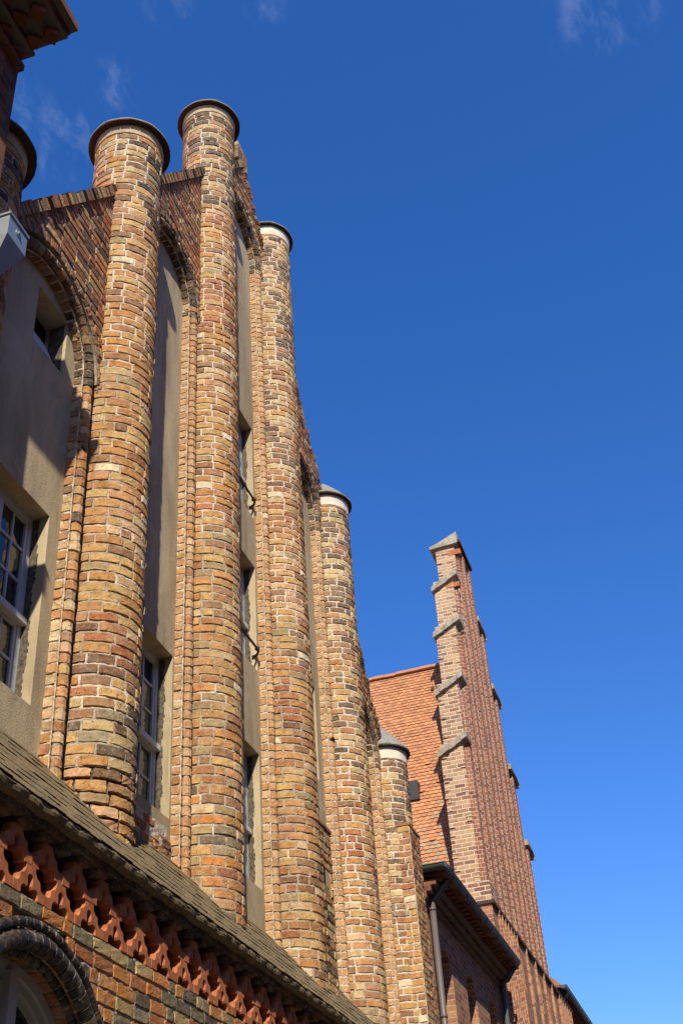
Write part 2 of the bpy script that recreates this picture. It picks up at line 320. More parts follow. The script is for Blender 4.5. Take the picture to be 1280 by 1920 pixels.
def lay(mb, fn, rows, H=0.104, gap=0.013, Lb=0.275, palette=None, relief=0.004, erode=0.04, mort=None, header=0.22, single=False, nu=6, bulge=0.0, mdepth=0.0095, wild=1.0):
    """rows: list of (v0, [(u0,u1),...]).  fn(u, v, d) -> xyz arrays; d is outward.
    Builds one modelled brick after another, plus the mortar bed behind them."""
    blocks = []; cols = []; er = []
    for ri, (v0, ivs) in enumerate(rows):
        for (ua, ub) in ivs:
            if ub - ua < 0.03: continue
            if single: cuts = [(ua, ub)]
            else:
                u = ua - random.uniform(0.02, Lb) ; cuts = []
                u = ua - (0.5 * Lb if ri % 2 else 0.0) - random.uniform(0, 0.05)
                while u < ub - 0.02:
                    l = (Lb * 0.5 if random.random() < header else Lb) * random.uniform(0.93, 1.06)
                    a, b = max(u, ua), min(u + l, ub)
                    if b - a > 0.035: cuts.append((a, b))
                    u += l
            for (a, b) in cuts:
                g = gap * random.uniform(0.75, 1.35)
                blocks.append((a + g / 2, b - g / 2, v0 + g / 2 + random.uniform(-.003, .003), v0 + H - g / 2 + random.uniform(-.003, .003)))
                cols.append(palette((a + b) / 2, v0)); er.append(random.random())
    n = len(blocks)
    if n:
        Bk = np.array(blocks); er = np.array(er)
        du = (Bk[:, 1] - Bk[:, 0]); dv = Bk[:, 3] - Bk[:, 2]
        nv = 6
        tu = np.linspace(0, 1, nu); tv = np.linspace(0, 1, nv)
        tu = tu.copy(); tv = tv.copy()
        U = np.empty((n, nv, nu)); V = np.empty_like(U); D = np.empty_like(U)
        e = 0.007
        for i in range(nu):
            f = tu[i]
            if i == 0: x = 0 * du
            elif i == 1: x = 0 * du + e
            elif i == nu - 2: x = du - e
            elif i == nu - 1: x = du
            else: x = du * (i - 1) / (nu - 3)
            U[:, :, i] = (Bk[:, 0] + x)[:, None]
        for j in range(nv):
            if j == 0: y = 0 * dv
            elif j == 1: y = 0 * dv + e
            elif j == nv - 2: y = dv - e
            elif j == nv - 1: y = dv
            else: y = dv * (j - 1) / (nv - 3)
            V[:, j, :] = (Bk[:, 2] + y)[:, None]
        D[:] = 0
        D += (rng.normal(0, relief, n) * 0.7)[:, None, None]
        D += rng.normal(0, relief * 0.30, D.shape)
        # tilt and bulge
        tx = rng.normal(0, relief * 0.5, n); ty = rng.normal(0, relief * 0.5, n)
        D += tx[:, None, None] * (tu[None, None, :] - .5) * 2 + ty[:, None, None] * (tv[None, :, None] - .5) * 2
        if bulge: D += bulge * np.sin(np.pi * tv)[None, :, None]
        # worn, spalled bricks
        we = er < erode
        k = int(we.sum())
        if k: D[we] -= np.abs(rng.normal(0.004, 0.005, (k, nv, nu))) + rng.uniform(0.0, 0.004, (k, 1, 1))
        # chipped corners
        for (jj, ii) in ((1, 1), (1, nu - 2), (nv - 2, 1), (nv - 2, nu - 2)):
            ch = (rng.random(n) < 0.28 * wild) * rng.uniform(0.002, 0.012, n)
            D[:, jj, ii] -= ch
        if wild < 2: D = np.maximum(D, -0.0055)
        for edge in (0, nv - 1): D[:, edge, :] = -0.014
        D[:, :, 0] = -0.014; D[:, :, nu - 1] = -0.014
        U += rng.normal(0, 0.0014 * wild, U.shape); V += rng.normal(0, 0.0016 * wild, V.shape)
        if not single: V += 0.0035 * np.sin(U * 3.3 + V * 1.7) + 0.002 * np.sin(U * 9.1 + V * 5.3)
        P = np.stack(fn(U, V, D), -1).reshape(-1, 3)
        b0 = len(mb.v)
        idx = np.arange(nv * nu).reshape(nv, nu)
        q = np.stack([idx[:-1, :-1], idx[:-1, 1:], idx[1:, 1:], idx[1:, :-1]], -1).reshape(-1, 4)
        F = (q[None] + (np.arange(n) * nv * nu)[:, None, None] + b0).reshape(-1, 4)
        mb.v.extend(map(tuple, P.tolist())); mb.f.extend(map(tuple, F.tolist()))
        for c in cols: mb.c.extend([c] * (nv * nu))
        mb.mi.extend([0] * len(F))
    # mortar bed
    mc = mort or (lambda u, v: MORT)
    for (v0, ivs) in rows:
        for (ua, ub) in ivs:
            k = max(2, int((ub - ua) / 0.05) + 1) if not single else 9
            us = np.linspace(ua, ub, k); vs = np.linspace(v0, v0 + H, 4)
            UU, VV = np.meshgrid(us, vs)
            DD = -mdepth + 0.0035 * np.sin(UU * 47.0 + VV * 31) * np.sin(VV * 73.0 + 1.3 * np.sin(UU * 19)) + 0.002 * np.sin(UU * 173 + VV * 211)
            P = np.stack(fn(UU, VV, DD), -1).reshape(-1, 3)
            b0 = len(mb.v); idx = np.arange(4 * k).reshape(4, k)
            q = np.stack([idx[:-1, :-1], idx[:-1, 1:], idx[1:, 1:], idx[1:, :-1]], -1).reshape(-1, 4) + b0
            mb.v.extend(map(tuple, P.tolist())); mb.f.extend(map(tuple, q.tolist()))
            c = mc((ua + ub) / 2, v0)
            mb.c.extend([c] * (4 * k)); mb.mi.extend([0] * len(q))

def cyl_fn(cx, cy, r):
    return lambda u, v, d: (cx + (r + d) * np.cos(u / r), cy + (r + d) * np.sin(u / r), v + 0 * d)
def face_my(y):      # faces -Y
    return lambda u, v, d: (u + 0 * d, y - d, v + 0 * d)
def face_mx(x):      # faces -X ; u runs so that (u, v, outward) is right handed
    return lambda u, v, d: (x - d, -u + 0 * d, v + 0 * d)

def arch_path(c, zs, a, zb):
    """s = 0 at the bottom of the far jamb, over the arch, down the near jamb"""
    h = zs - zb; tot = 2 * h + math.pi * a
    def P(s):
        s = np.asarray(s, float)
        x = np.where(s < h, c + a, np.where(s > h + math.pi * a, c - a, c + a * np.cos((s - h) / a)))
        z = np.where(s < h, zb + s, np.where(s > h + math.pi * a, zb + (tot - s), zs + a * np.sin(np.clip((s - h) / a, 0, math.pi))))
        nx = np.where(s < h, 1.0, np.where(s > h + math.pi * a, -1.0, np.cos((s - h) / a)))
        nz = np.where((s < h) | (s > h + math.pi * a), 0.0, np.sin((s - h) / a))
        return x, z, nx, nz
    return P, tot
def roll_fn(c, zs, a, zb, y, r):
    """cross-section: u/r = angle, 0 straight out to -Y, positive outward radial"""
    P, tot = arch_path(c, zs, a, zb)
    def f(u, v, d):
        x, z, nx, nz = P(v); ph = u / r
        return x + nx * (r + d) * np.sin(ph), y - (r + d) * np.cos(ph), z + nz * (r + d) * np.sin(ph)
    return f, tot
def ring_fn(c, zs, a, zb, y):
    P, tot = arch_path(c, zs, a, zb)
    def f(u, v, d):
        x, z, nx, nz = P(v)
        return x + nx * u, y - d, z + nz * u
    return f, tot
def jamb_fn(c, zs, a, zb, y):
    """the reveal of the order: u = depth (+Y), faces the inside of the opening"""
    P, tot = arch_path(c, zs, a, zb)
    def f(u, v, d):
        x, z, nx, nz = P(v)
        return x - nx * d, y + u + 0 * d, z - nz * d
    return f, tot

# ================================================================== GROUND
mb = MB(); mb.add([(-300, -300, GROUND), (1500, -300, GROUND), (1500, 300, GROUND), (-300, 300, GROUND)], [(0, 1, 2, 3)])
g = mb.build('ground', 'ground'); g['kind'] = 'structure'

# ================================================================== GABLED BRICK HOUSE
YC, RP, YW = 4.64, 0.40, 4.58
PX = [5.63, 8.33, 10.8, 13.34, 15.88, 18.42]
PTOP = [9.08, 12.47, 16.2, 16.18, 12.14, 8.60]
CX = [(PX[i] + PX[i + 1]) / 2 for i in range(5)]
HD = [(PX[i + 1] - PX[i]) / 2 for i in range(5)]
ROS = [h - 0.43 for h in HD]
ZS = [z + 0.885 - r for z, r in zip([8.3, 11.5, 14.95, 11.5, 8.3], ROS)]
APX, SL = 16.85, 1.34
def rake(x): return APX - SL * abs(x - 12.07)
H = 0.104
house = thing('gabled_house', (12.07, 5.2, GROUND), 'tall gabled brick house with round piers and grey plastered niches above a mossy lean-to', 'house')

def nz2(x, z): return math.sin(x * 3.1 + z * 1.7) * 0.5 + math.sin(z * 2.3 - x * 1.1 + 1.0) * 0.35 + math.sin(z * 5.9 + x * 7.1) * 0.25
def pier_palette(k):
    top = PTOP[k]; x0 = PX[k]
    def f(u, v):
        dt = top - v; q = nz2(u + x0, v) + random.uniform(-.35, .35)
        if k in (0, 1) and 0.25 < dt < 1.7 and q > -0.25: return pick('dark') if random.random() < .75 else pick('soot_and_shade')
        if k == 2 and dt < 2.6 and q > -0.35: return pick('dark')
        if k == 3 and dt < 5.5 and q > -0.2: return pick('brown')
        if k in (4, 5) and dt < 3.0 and q > -0.35: return pick('brown')
        if k == 3 and dt < 6 and q > -0.1: return pick('red') if random.random() < .6 else pick('warm')
        if k == 4 and dt < 5 and random.random() < .4: return pick('dark')
        if k == 1 and v < 4.7 and q > 0: return pick('dark')
        if k == 2 and v < 5.3 and q > 0.1 and random.random() < .6: return pick('low')
        if k == 3 and v < 6 and q > 0.2 and random.random() < .5: return pick('red')
        if q > 0.75: return pick('red')
        if q < -0.75: return pick('pink')
        return pick('warm')
    return f
def pier_mort(k):
    return lambda u, v: MORTW if (PTOP[k] - v < (8 if k > 1 else 4)) or random.random() < 0.12 else MORT

RPS = [.405, .41, .40, .40, .40, .40]
for k in range(6):
    RP = RPS[k]; mb = MB(); fn = cyl_fn(PX[k], YC, RP); rows = []
    top = PTOP[k]; z0 = 3.2 if k < 5 else 1.0
    n = int((top - z0) / H); off = top - n * H
    zfull = rake(PX[k]) - 1.35
    for i in range(n):
        v = off + i * H
        if v > zfull: rows.append((v, [(0.0, 2 * math.pi * RP)]))
        else: rows.append((v, [(math.pi * RP, 2 * math.pi * RP)]))
    if k == 1:
        lay(mb, fn, [r_ for r_ in rows if r_[0] < 4.1], H, palette=pier_palette(k), mort=lambda u, v: (0.10, 0.08, 0.06), relief=0.0055, erode=0.2, nu=9, Lb=0.28, gap=0.018, mdepth=0.03, wild=2.0)
        rows = [r_ for r_ in rows if r_[0] >= 4.1]
    lay(mb, fn, rows, H, palette=pier_palette(k), mort=pier_mort(k), relief=0.0036 if k < 3 else 0.003,
        erode=0.16 if k == 1 else 0.10, nu=8, Lb=0.27, gap=0.016 if k > 2 else 0.013)
    o = mb.build('pier', 'laid', house)
    # cream collar, cap
    cb = MB(); t = top
    cb.lathe(PX[k], YC, [(RP - 0.02, t - (.10 if k < 3 else .17)), (RP + 0.004, t - (.092 if k < 3 else .162)), (RP + 0.012, t), (RP + 0.01, t + 0.05), (RP - 0.05, t + 0.05)], 56, wob=0.004)
    cb.build('collar', 'collar' if k > 2 else 'plaster', o)
    cp = MB(); rc = RP + (0.085 if k < 3 else 0.065); hc = 0.10 if k < 3 else 0.33
    ap = (t + 0.22, t + 0.2, t + 0.2, t + 0.22, 12.72, 9.20)[k]; zr = t + 0.072
    prof = [(0.02, t + 0.052), (rc - 0.012, t + 0.052), (rc - .004, t + 0.058), (rc, zr)]
    cp.lathe(PX[k], YC, prof, 56, mi=0, wob=0.006)
    prof = [(rc + .002, zr - .006), (rc + 0.002, zr + 0.014)] + [(rc * (1 - q), zr + .014 + (ap - zr - .014) * (1 - (1 - q) ** 1.12)) for q in (0.15, 0.3, 0.5, 0.7, 0.85, 0.94)] + [(0.001, ap)]
    cp.lathe(PX[k], YC, prof, 56, mi=1, wob=0.006)
    for a in range(26):      # broken tile ends under the rim
        th = a * 2 * math.pi / 26 + 0.1
        w = 0.055
        cx, cy = PX[k] + (rc - 0.03) * math.cos(th), YC + (rc - 0.03) * math.sin(th)
        cp.box(cx - 0.035, cx + 0.035, cy - w, cy + w, t + 0.038 + random.uniform(0, .008), t + 0.0525, mi=0, rz=th, c=(cx, cy))
    cp.build('pier_cap', ['captile', 'cap'], o, smooth=False)
    if k in (2, 3):
        r = MB(); r.tube([(PX[k], YC, t + 0.15), (PX[k], YC, t + 0.62)], 0.009, 6); r.build('lightning_rod', 'steel', o)

# the gable wall between the piers (spandrels), with its brick coping
mb = MB(); back = MB()
fnw = face_my(YW)
for i in range(5):
    c = CX[i]; zs = ZS[i]; RO = ROS[i]; RV = RO + 0.115; xa, xb = PX[i] + 0.36, PX[i + 1] - 0.36
    zbot = zs - 0.1; rows = []; v = zbot
    ztop = max(rake(x) for x in (xa, xb, min(max(12.07, xa), xb)))
    while v < ztop:
        vm = v + H / 2; lo_, hi_ = xa, xb
        xl = 12.07 - (APX - vm) / SL; xr = 12.07 + (APX - vm) / SL
        lo_ = max(lo_, xl); hi_ = min(hi_, xr)
        if hi_ - lo_ > 0.05:
            ivs = [(lo_, hi_)]
            if vm < zs: half = RV
            elif vm < zs + RV: half = math.sqrt(RV ** 2 - (vm - zs) ** 2)
            else: half = 0
            if half > 0:
                ivs = []
                if c - half > lo_ + .04: ivs.append((lo_, min(hi_, c - half)))
                if hi_ > c + half + .04: ivs.append((max(lo_, c + half), hi_))
            rows.append((v, [q for q in ivs if q[1] - q[0] > 0.05]))
        v += H
    lay(mb, fnw, rows, H, palette=lambda u, v: pick('red') if random.random() < .85 else pick('brown'), relief=0.0035, erode=0.06,
        mort=lambda u, v: MORTW if random.random() < .5 else MORT)
    # voussoir ring on the wall plane
    f, tot = ring_fn(c, zs, RO, zs - 0.1, YW)
    rr = []; s = 0
    while s < tot: rr.append((s, [(0.0, RV - RO)])); s += 0.095
    lay(mb, f, rr, 0.095, palette=lambda u, v: pick('dark') if random.random() < .6 else pick('red'), relief=0.005, single=True, nu=5)
    # solid wall behind the facing
    pts = []
    for q in range(25):
        a = math.pi * q / 24; pts.append((c + RO * math.cos(a), zs + RO * math.sin(a)))
    for q in range(24):
        (x0, z0), (x1, z1) = pts[q], pts[q + 1]
        t0, t1 = rake(min(max(x0, xa), xb)) - 0.02, rake(min(max(x1, xa), xb)) - 0.02
        back.prism([(x1, z1), (x0, z0), (x0, t0), (x1, t1)], 'y', YW + 0.015, 5.05, col=MORT)
    if 12.07 > xa and 12.07 < xb: pass
    # coping: bricks on edge along the rake
    for sgn, A_, B_2 in ((1, xa, min(xb, 12.07)), (-1, max(xa, 12.07), xb)):
        if B_2 - A_ < 0.05: continue
        Lr = (B_2 - A_) * math.hypot(1, SL); nb = int(Lr / 0.085)
        for q in range(nb):
            x = A_ + (B_2 - A_) * (q + .5) / nb; z = rake(x)
            ux, uz = (1 / math.hypot(1, SL), sgn * SL / math.hypot(1, SL)); nx_, nz_ = (-uz, ux) if sgn > 0 else (-uz, ux)
            hw = 0.037; hh = 0.062 + random.uniform(-.012, .02); yy = random.uniform(-.02, .02)
            P4 = [(x - ux * hw - nx_ * .05, z - uz * hw - nz_ * .05), (x + ux * hw - nx_ * .05, z + uz * hw - nz_ * .05),
                  (x + ux * hw + nx_ * hh, z + uz * hw + nz_ * hh), (x - ux * hw + nx_ * hh, z - uz * hw + nz_ * hh)]
            mb.prism(P4, 'y', YW - 0.035 + yy, 5.07 + yy, col=pick('dark') if random.random() < .7 else pick('red'))
back.build('wall_core', 'laid', house)
# central stub on the apex
for r_ in range(4):
    for q in range(2):
        mb.box(11.86 + q * 0.215, 12.065 + q * 0.215, YW - 0.02, 5.04, 16.80 + r_ * 0.105, 16.895 + r_ * 0.105, col=pick('dark'))
gw = mb.build('gable_wall', 'laid_dark', house)
r = MB(); r.tube([(12.05, 4.8, 17.15), (12.05, 4.8, 17.95)], 0.007, 6); r.build('lightning_rod', 'steel', gw)

# roll mouldings and square orders round each niche
def moulding_rows(tot, step):
    rr = []; s = 0
    while s < tot - 0.02: rr.append((s, None)); s += step
    return rr
ST_ = [.63, .61, .585, .585, .585]
ZB = [3.55, 3.55, 3.55, 3.55, 3.0]
for i in range(5):
    c, zs, zb = CX[i], ZS[i], ZB[i]
    mb = MB(); hd = HD[i]; a = hd - (0.54 if i == 0 else 0.50); rr = 0.057
    f, tot = roll_fn(c, zs, a, zb, 4.634, rr); h = zs - zb
    def pal(u, v, h=h, tot=tot, i=i):
        s = v
        if h - 0.2 < s < tot - h + 0.2: return pick('soot_and_shade') if random.random() < (.6 if i < 2 else .3) else pick('dark')  # arch courses darkened: shade under the arch put into the brick colour
        if i > 0: return pick('peach') if random.random() < .93 else pick('warm')
        return pick('pink') if random.random() < .5 else (pick('warm') if random.random() < .85 else pick('dark'))
    mm = (lambda u, v: MORTW) if i > 2 else (lambda u, v: MORT)
    rows = [(s, [(-math.pi * .62 * rr, math.pi * .62 * rr)]) for s, _ in moulding_rows(tot, H)]
    lay(mb, f, rows, H, palette=pal, relief=0.0035, single=True, nu=9, erode=0.08, gap=0.011, mort=mm)
    mb.build('roll_moulding', 'laid', house, label=None)
    mb = MB()
    f, tot = ring_fn(c, zs, hd - ST_[i], zb, 4.64)
    rows = [(s, [(0.0, 0.11)]) for s, _ in moulding_rows(tot, H)]
    lay(mb, f, rows, H, palette=pal, relief=0.003, single=True, nu=5, erode=0.05, mort=lambda u, v: MORTW)
    f, tot = jamb_fn(c, zs, hd - ST_[i], zb, 4.64)
    rows = [(s, [(0.0, 0.11)]) for s, _ in moulding_rows(tot, H)]
    lay(mb, f, rows, H, palette=pal, relief=0.003, single=True, nu=5, erode=0.05, mort=lambda u, v: MORTW)
    mb.build('niche_jamb', 'laid', house)
    # filling between the jamb and pier
    fb = MB()
    for sg in (-1, 1):
        x0, x1 = sorted((c + sg * (hd - ST_[i] + .01), c + sg * (hd - .3))); fb.box(x0, x1, 4.66, 5.0, zb, zs + 0.3, col=MORT)
    fb.build('wall_core', 'laid', house)

for (x, z) in ((7.77, 7.34), (15.36, 7.62)):
    h_ = MB(); h_.tube([(x - .012, 4.572, z), (x, 4.62, z)], .036, 7); h_.build('dark_hole_stub', 'dim', house)  # solid dark stub; the hole's shade is its colour

# plastered niches with windows
YP = 4.74
OPEN = {
 0: [(6.44, 7.52, 4.54, 6.41), (6.93, 7.50, 8.09, 8.79)],
 1: [(8.90, 10.16, 4.55, 6.35)],
 2: [(11.45, 12.69, 4.62, 6.29), (11.45, 12.69, 7.45, 9.03), (11.45, 12.69, 9.85, 11.49)],
 3: [(14.1, 15.09, 6.9, 8.36)],
 4: []}
REV = 0.2
def make_window(x0, x1, z0, z1, parent, style='cross', y=YP + 0.16):
    w = MB(); b = 0.055; d0, d1 = y, y + 0.06
    w.box(x0, x0 + b, d0, d1, z0, z1); w.box(x1 - b, x1, d0, d1, z0, z1)
    w.box(x0 + b, x1 - b, d0, d1, z1 - b, z1); w.box(x0 + b, x1 - b, d0, d1, z0, z0 + b)
    xm = (x0 + x1) / 2; zt = z0 + (z1 - z0) * 0.43
    w.box(xm - 0.045, xm + 0.045, d0 - 0.012, d1, z0 + b, z1 - b)
    secs = []
    for xa, xb in ((x0 + b, xm - 0.045), (xm + 0.045, x1 - b)):
        for za, zb in ((z0 + b, zt - 0.04), (zt + 0.04, z1 - b)):
            s = 0.035
            w.box(xa, xa + s, d0 + .012, d1 - .01, za, zb); w.box(xb - s, xb, d0 + .012, d1 - .01, za, zb)
            w.box(xa + s, xb - s, d0 + .012, d1 - .01, za, za + s); w.box(xa + s, xb - s, d0 + .012, d1 - .01, zb - s, zb)
            nb = 2 if zb - za > 0.75 else 1
            for q in range(1, nb + 1):
                zz = za + (zb - za) * q / (nb + 1); w.box(xa + s, xb - s, d0 + .018, d1 - .012, zz - .011, zz + .011)
            xc = (xa + xb) / 2
            if xb - xa > .4: w.box(xc - .011, xc + .011, d0 + .0165, d1 - .0135, za + s, zb - s)
            secs.append((xa + s, xb - s, za + s, zb - s))
    o = w.build('window', 'frame', parent)
    t = MB(); t.prism([(d0 - 0.05, zt - 0.035), (d0 - 0.04, zt - 0.045), (d1, zt - 0.045), (d1, zt + 0.045), (d0 - 0.02, zt + 0.045), (d0 - 0.048, zt + 0.02)], 'x', x0 + 0.006, x1 - 0.006)
    t.build('transom', 'frame', o)
    for s_ in secs:
        p = MB(); p.box(s_[0] - .004, s_[1] + .004, d0 + 0.033, d0 + 0.039, s_[2] - .004, s_[3] + .004); p.build('pane', 'glass', o)
    k = MB(); n = 60; y0_ = y - .07; ph = random.uniform(0, 6)
    for q in range(n):
        za, zb = z0 + .01 + (z1 - z0 - .02) * q / n, z0 + .01 + (z1 - z0 - .02) * (q + 1) / n
        k.box(x1 - .004, x1 + .002, y0_ + .008 * math.sin(q * .23 + ph) + .005 * math.sin(q * .9 + 2 * ph) + random.uniform(-.009, .009), y - .002, za, zb)
    k.build('tarred_reveal', 'stain', o)
    k = MB(); k.box(x0 + .06, x1 - .06, d1 + 0.25, d1 + 0.3, z0 + .06, z1 - .06); k.build('dark_room_sheet', 'dim', o)  # near-black sheet painted as the unlit room behind the panes
    return o
for i in range(5):
    c = CX[i]; xa, xb = c - HD[i] + ST_[i] - .006, c + HD[i] - ST_[i] + .006; zb, zt = ZB[i], ZS[i] + 0.87
    p = MB(); ops = sorted(OPEN[i], key=lambda q: q[2]); z = zb
    def slab(x0, x1, z0, z1):
        if x1 - x0 > 0.001 and z1 - z0 > 0.001: p.box(x0, x1, YP, YP + 0.26, z0, z1)
    for (x0, x1, z0, z1) in ops:
        slab(xa, xb, z, z0); slab(xa, x0, z0, z1); slab(x1, xb, z0, z1); z = z1
    slab(xa, xb, z, zt)
    p.build('plaster_niche', 'plaster', house)
    for (x0, x1, z0, z1) in ops:
        if z1 - z0 < 0.8:
            s = MB(); s.box(x0, x1, YP + 0.245, YP + 0.255, z0, z1, mi=1)
            s.box(x0, x1, YP + 0.20, YP + 0.24, z0, z0 + 0.05); s.box(x0, x0 + .05, YP + 0.20, YP + 0.24, z0 + .05, z1)
            o = s.build('attic_opening', ['frame', 'dim'], house)
            s = MB(); s.prism([(YP + 0.05, z0 + 0.012), (YP + 0.24, z0 + 0.012), (YP + 0.235, z0 + 0.46), (YP + 0.22, z0 + 0.46)], 'x', x0 + 0.1, x1 - 0.01)
            s.build('shutter', 'shutter', o)
            s = MB(); s.box(x1 - .004, x1 + .002, YP + .035, YP + .2, z0 + .01, z1 - .01); s.build('tarred_reveal', 'stain', o)
        else:
            make_window(x0, x1, z0, z1, house)
for z in (10.12, 7.72):
    s = MB(); s.tube([(11.47, 4.70, z), (12.60, 4.70, z)], 0.016, 8)
    s.tube([(12.60, 4.70, z), (12.655, 4.705, z - .01), (12.665, 4.73, z - 0.05), (12.675, 4.80, z - 0.06)], 0.016, 8)
    s.lathe(12.60, 4.70, [(0.001, z - .035), (.03, z - .02), (.034, z), (.03, z + .02), (.001, z + .035)], 12)
    s.build('window_bar', 'iron', house)
# sill bricks under the window between the first two full piers
mb = MB()
lay(mb, face_my(YP - 0.03), [(3.9 + i * H, [(8.86, 10.17 - (0.1 if i > 3 else 0))]) for i in range(5)], H, palette=lambda u, v: pick('red'), relief=0.012, erode=0.5, mort=lambda u, v: MORTW, wild=2)
mb.build('sill_brickwork', 'laid', house)

# square lower part of the last pier and the square buttress beside the third tall pier
def brick_box(x0, x1, y0, y1, z0, z1, pal, mort, name, mat='laid', capcol=None, relief=.004, sk=None):
    mb = MB(); n = int(round((z1 - z0) / H)); hh = (z1 - z0) / n
    rows = [(z0 + i * hh, [(x0, x1)]) for i in range(n)]
    if sk: rows = [(v, ivs if not (sk[2] < v + hh / 2 < sk[3]) else [(x0, sk[0]), (sk[1], x1)]) for v, ivs in rows]
    lay(mb, face_my(y0), rows, hh, palette=pal, mort=mort, relief=relief)
    rows = [(z0 + i * hh, [(-y1, -y0)]) for i in range(n)]
    lay(mb, face_mx(x0), rows, hh, palette=pal, mort=mort, relief=relief)
    mb.box(x0 + .012, x1, y0 + (.012 if not sk else .1), y1, z0, z1 - .002, col=MORT)
    # top course of laid bricks
    nx = max(2, int((x1 - x0) / .13))
    for q in range(nx):
        xx = x0 - .012 + (x1 - x0 + .02) * q / nx
        mb.box(xx, xx + (x1 - x0 + .02) / nx - .01, y0 - .014, y1, z1, z1 + .035 + random.uniform(0, .012), col=pick('red'))
    return mb.build(name, mat, house)
def palE(u, v):
    if v > 5.9 and random.random() < .6: return pick('red')
    return pick('warm')
brick_box(18.09, 18.76, 4.225, 5.0, 0.5, 7.24, palE, lambda u, v: MORTW, 'corner_pier')
brick_box(13.71, 14.22, 4.36, 4.75, 3.2, 5.74, lambda u, v: pick('dark') if random.random() < .45 else pick('warm'), lambda u, v: MORT, 'buttress', sk=(13.86, 14.14, 4.98, 5.22), relief=.007)

# body of the house behind the gable: side walls and roof
b = MB(); b.box(5.5, 18.7, 5.0, 16, GROUND, 8.3); b.build('side_wall', 'low', house)
b = MB(); b.prism([(5.4, 8.0), (18.75, 8.0), (12.07, 16.6)], 'y', 5.06, 16); b.build('roof', 'slate', house)

# ================================================================== LEAN-TO with tracery frieze
annex = thing('lean_to_wing', (11.5, 4.3, GROUND), 'low brick wing with mossy tiled roof and red pierced tracery band, before the round piers', 'building wing')
AX0, AX1 = 5.3, 17.9
YF = 4.0
ye, ze, yt, zt = 3.90, 3.175, 4.76, 4.18
sl = math.atan2(zt - ze, yt - ye); Ls = math.hypot(zt - ze, yt - ye)
def tile(mb, x, s, w, l, th, col, n_up, lift, skew=0, sq=1.0):
    """plain tile with a rounded tail: lies on the slope, tail towards the eave"""
    pts = [(-w / 2, l), (-w / 2, l * .22 * sq), (-w * .40, l * .08 * sq), (-w * .22, 0.012 * sq), (0, 0), (w * .22, 0.012 * sq), (w * .40, l * .08 * sq), (w / 2, l * .22 * sq), (w / 2, l)]
    vs = []
    for t in (0, th):
        for (a, b_) in pts:
            xx = x + a + skew * b_; ss = s + b_; k = lift * (1 - b_ / l) + t
            vs.append((xx, ss, k))
    n = len(pts)
    fs = [tuple(range(n))[::-1], tuple(range(n, 2 * n))] + [(i, (i + 1) % n, n + (i + 1) % n, n + i) for i in range(n)]
    mb.add([n_up(*v) for v in vs], fs, col)
def lean(x, s, k):
    return (x, ye + s * math.cos(sl) - k * math.sin(sl), ze + s * math.sin(sl) + k * math.cos(sl))
mb = MB(); rowsn = 9; ex = Ls / rowsn
for r_ in range(rowsn):
    x = AX0 + (0.085 if r_ % 2 else 0)
    while x < AX1:
        g_ = random.uniform(.8, 1.15); c = random.choice([(0.21, 0.15, 0.08), (0.20, 0.14, 0.08), (0.23, 0.16, 0.085), (0.18, 0.135, 0.075)])
        tile(mb, x, r_ * ex - 0.02 + random.uniform(-.008, .008), 0.171, ex * 1.75, 0.006, tuple(q * g_ for q in c), lean, 0.004 + random.uniform(0, .009), random.uniform(-.02, .02), .25)
        x += 0.168
x = AX0 + .04      # doubled eave course
while x < AX1:
    tile(mb, x, -0.035 + random.uniform(-.006, .006), 0.17, 0.3, 0.014, random.choice([(0.22, 0.13, 0.07), (0.17, 0.11, 0.07)]), lambda a, s, k: lean(a, s, k - 0.016), 0.0, 0, .3); x += 0.17
lr = mb.build('roof', 'mosstile', annex)
mb = MB()
mb.prism([(ye + .02, ze - 0.055), (yt, ze - 0.055), (yt, zt - 0.04), (ye + .03, ze - 0.01)], 'x', AX0, AX1); mb.build('roof_deck', 'rafter', annex)
# rounded mortar bed under the eave
mb = MB()
pts = [(AX0 + q * 0.06, 3.93 + 0.006 * math.sin(q * 1.7), 3.135 + 0.006 * math.sin(q * .9)) for q in range(int((AX1 - AX0) / .06))]
mb.tube(pts, 0.048, 12, col=(0.16, 0.11, 0.07)); mb.build('eave_roll', 'mosstile', annex)
# corbelled cornice; the eave's shade is put into its near-black brick colour
mb = MB(); x = AX0
while x < AX1:
    mb.box(x + .005, x + .255, 3.945 + random.uniform(-.006, .006), 4.1, 3.045, 3.098 , col=pick('soot_and_shade')); 
    mb.box(x + .005, x + .125, 3.972 + random.uniform(-.004, .004), 4.1, 3.0, 3.043, col=pick('soot_and_shade'))
    x += 0.26
mb.build('cornice', 'laid_dark', annex)
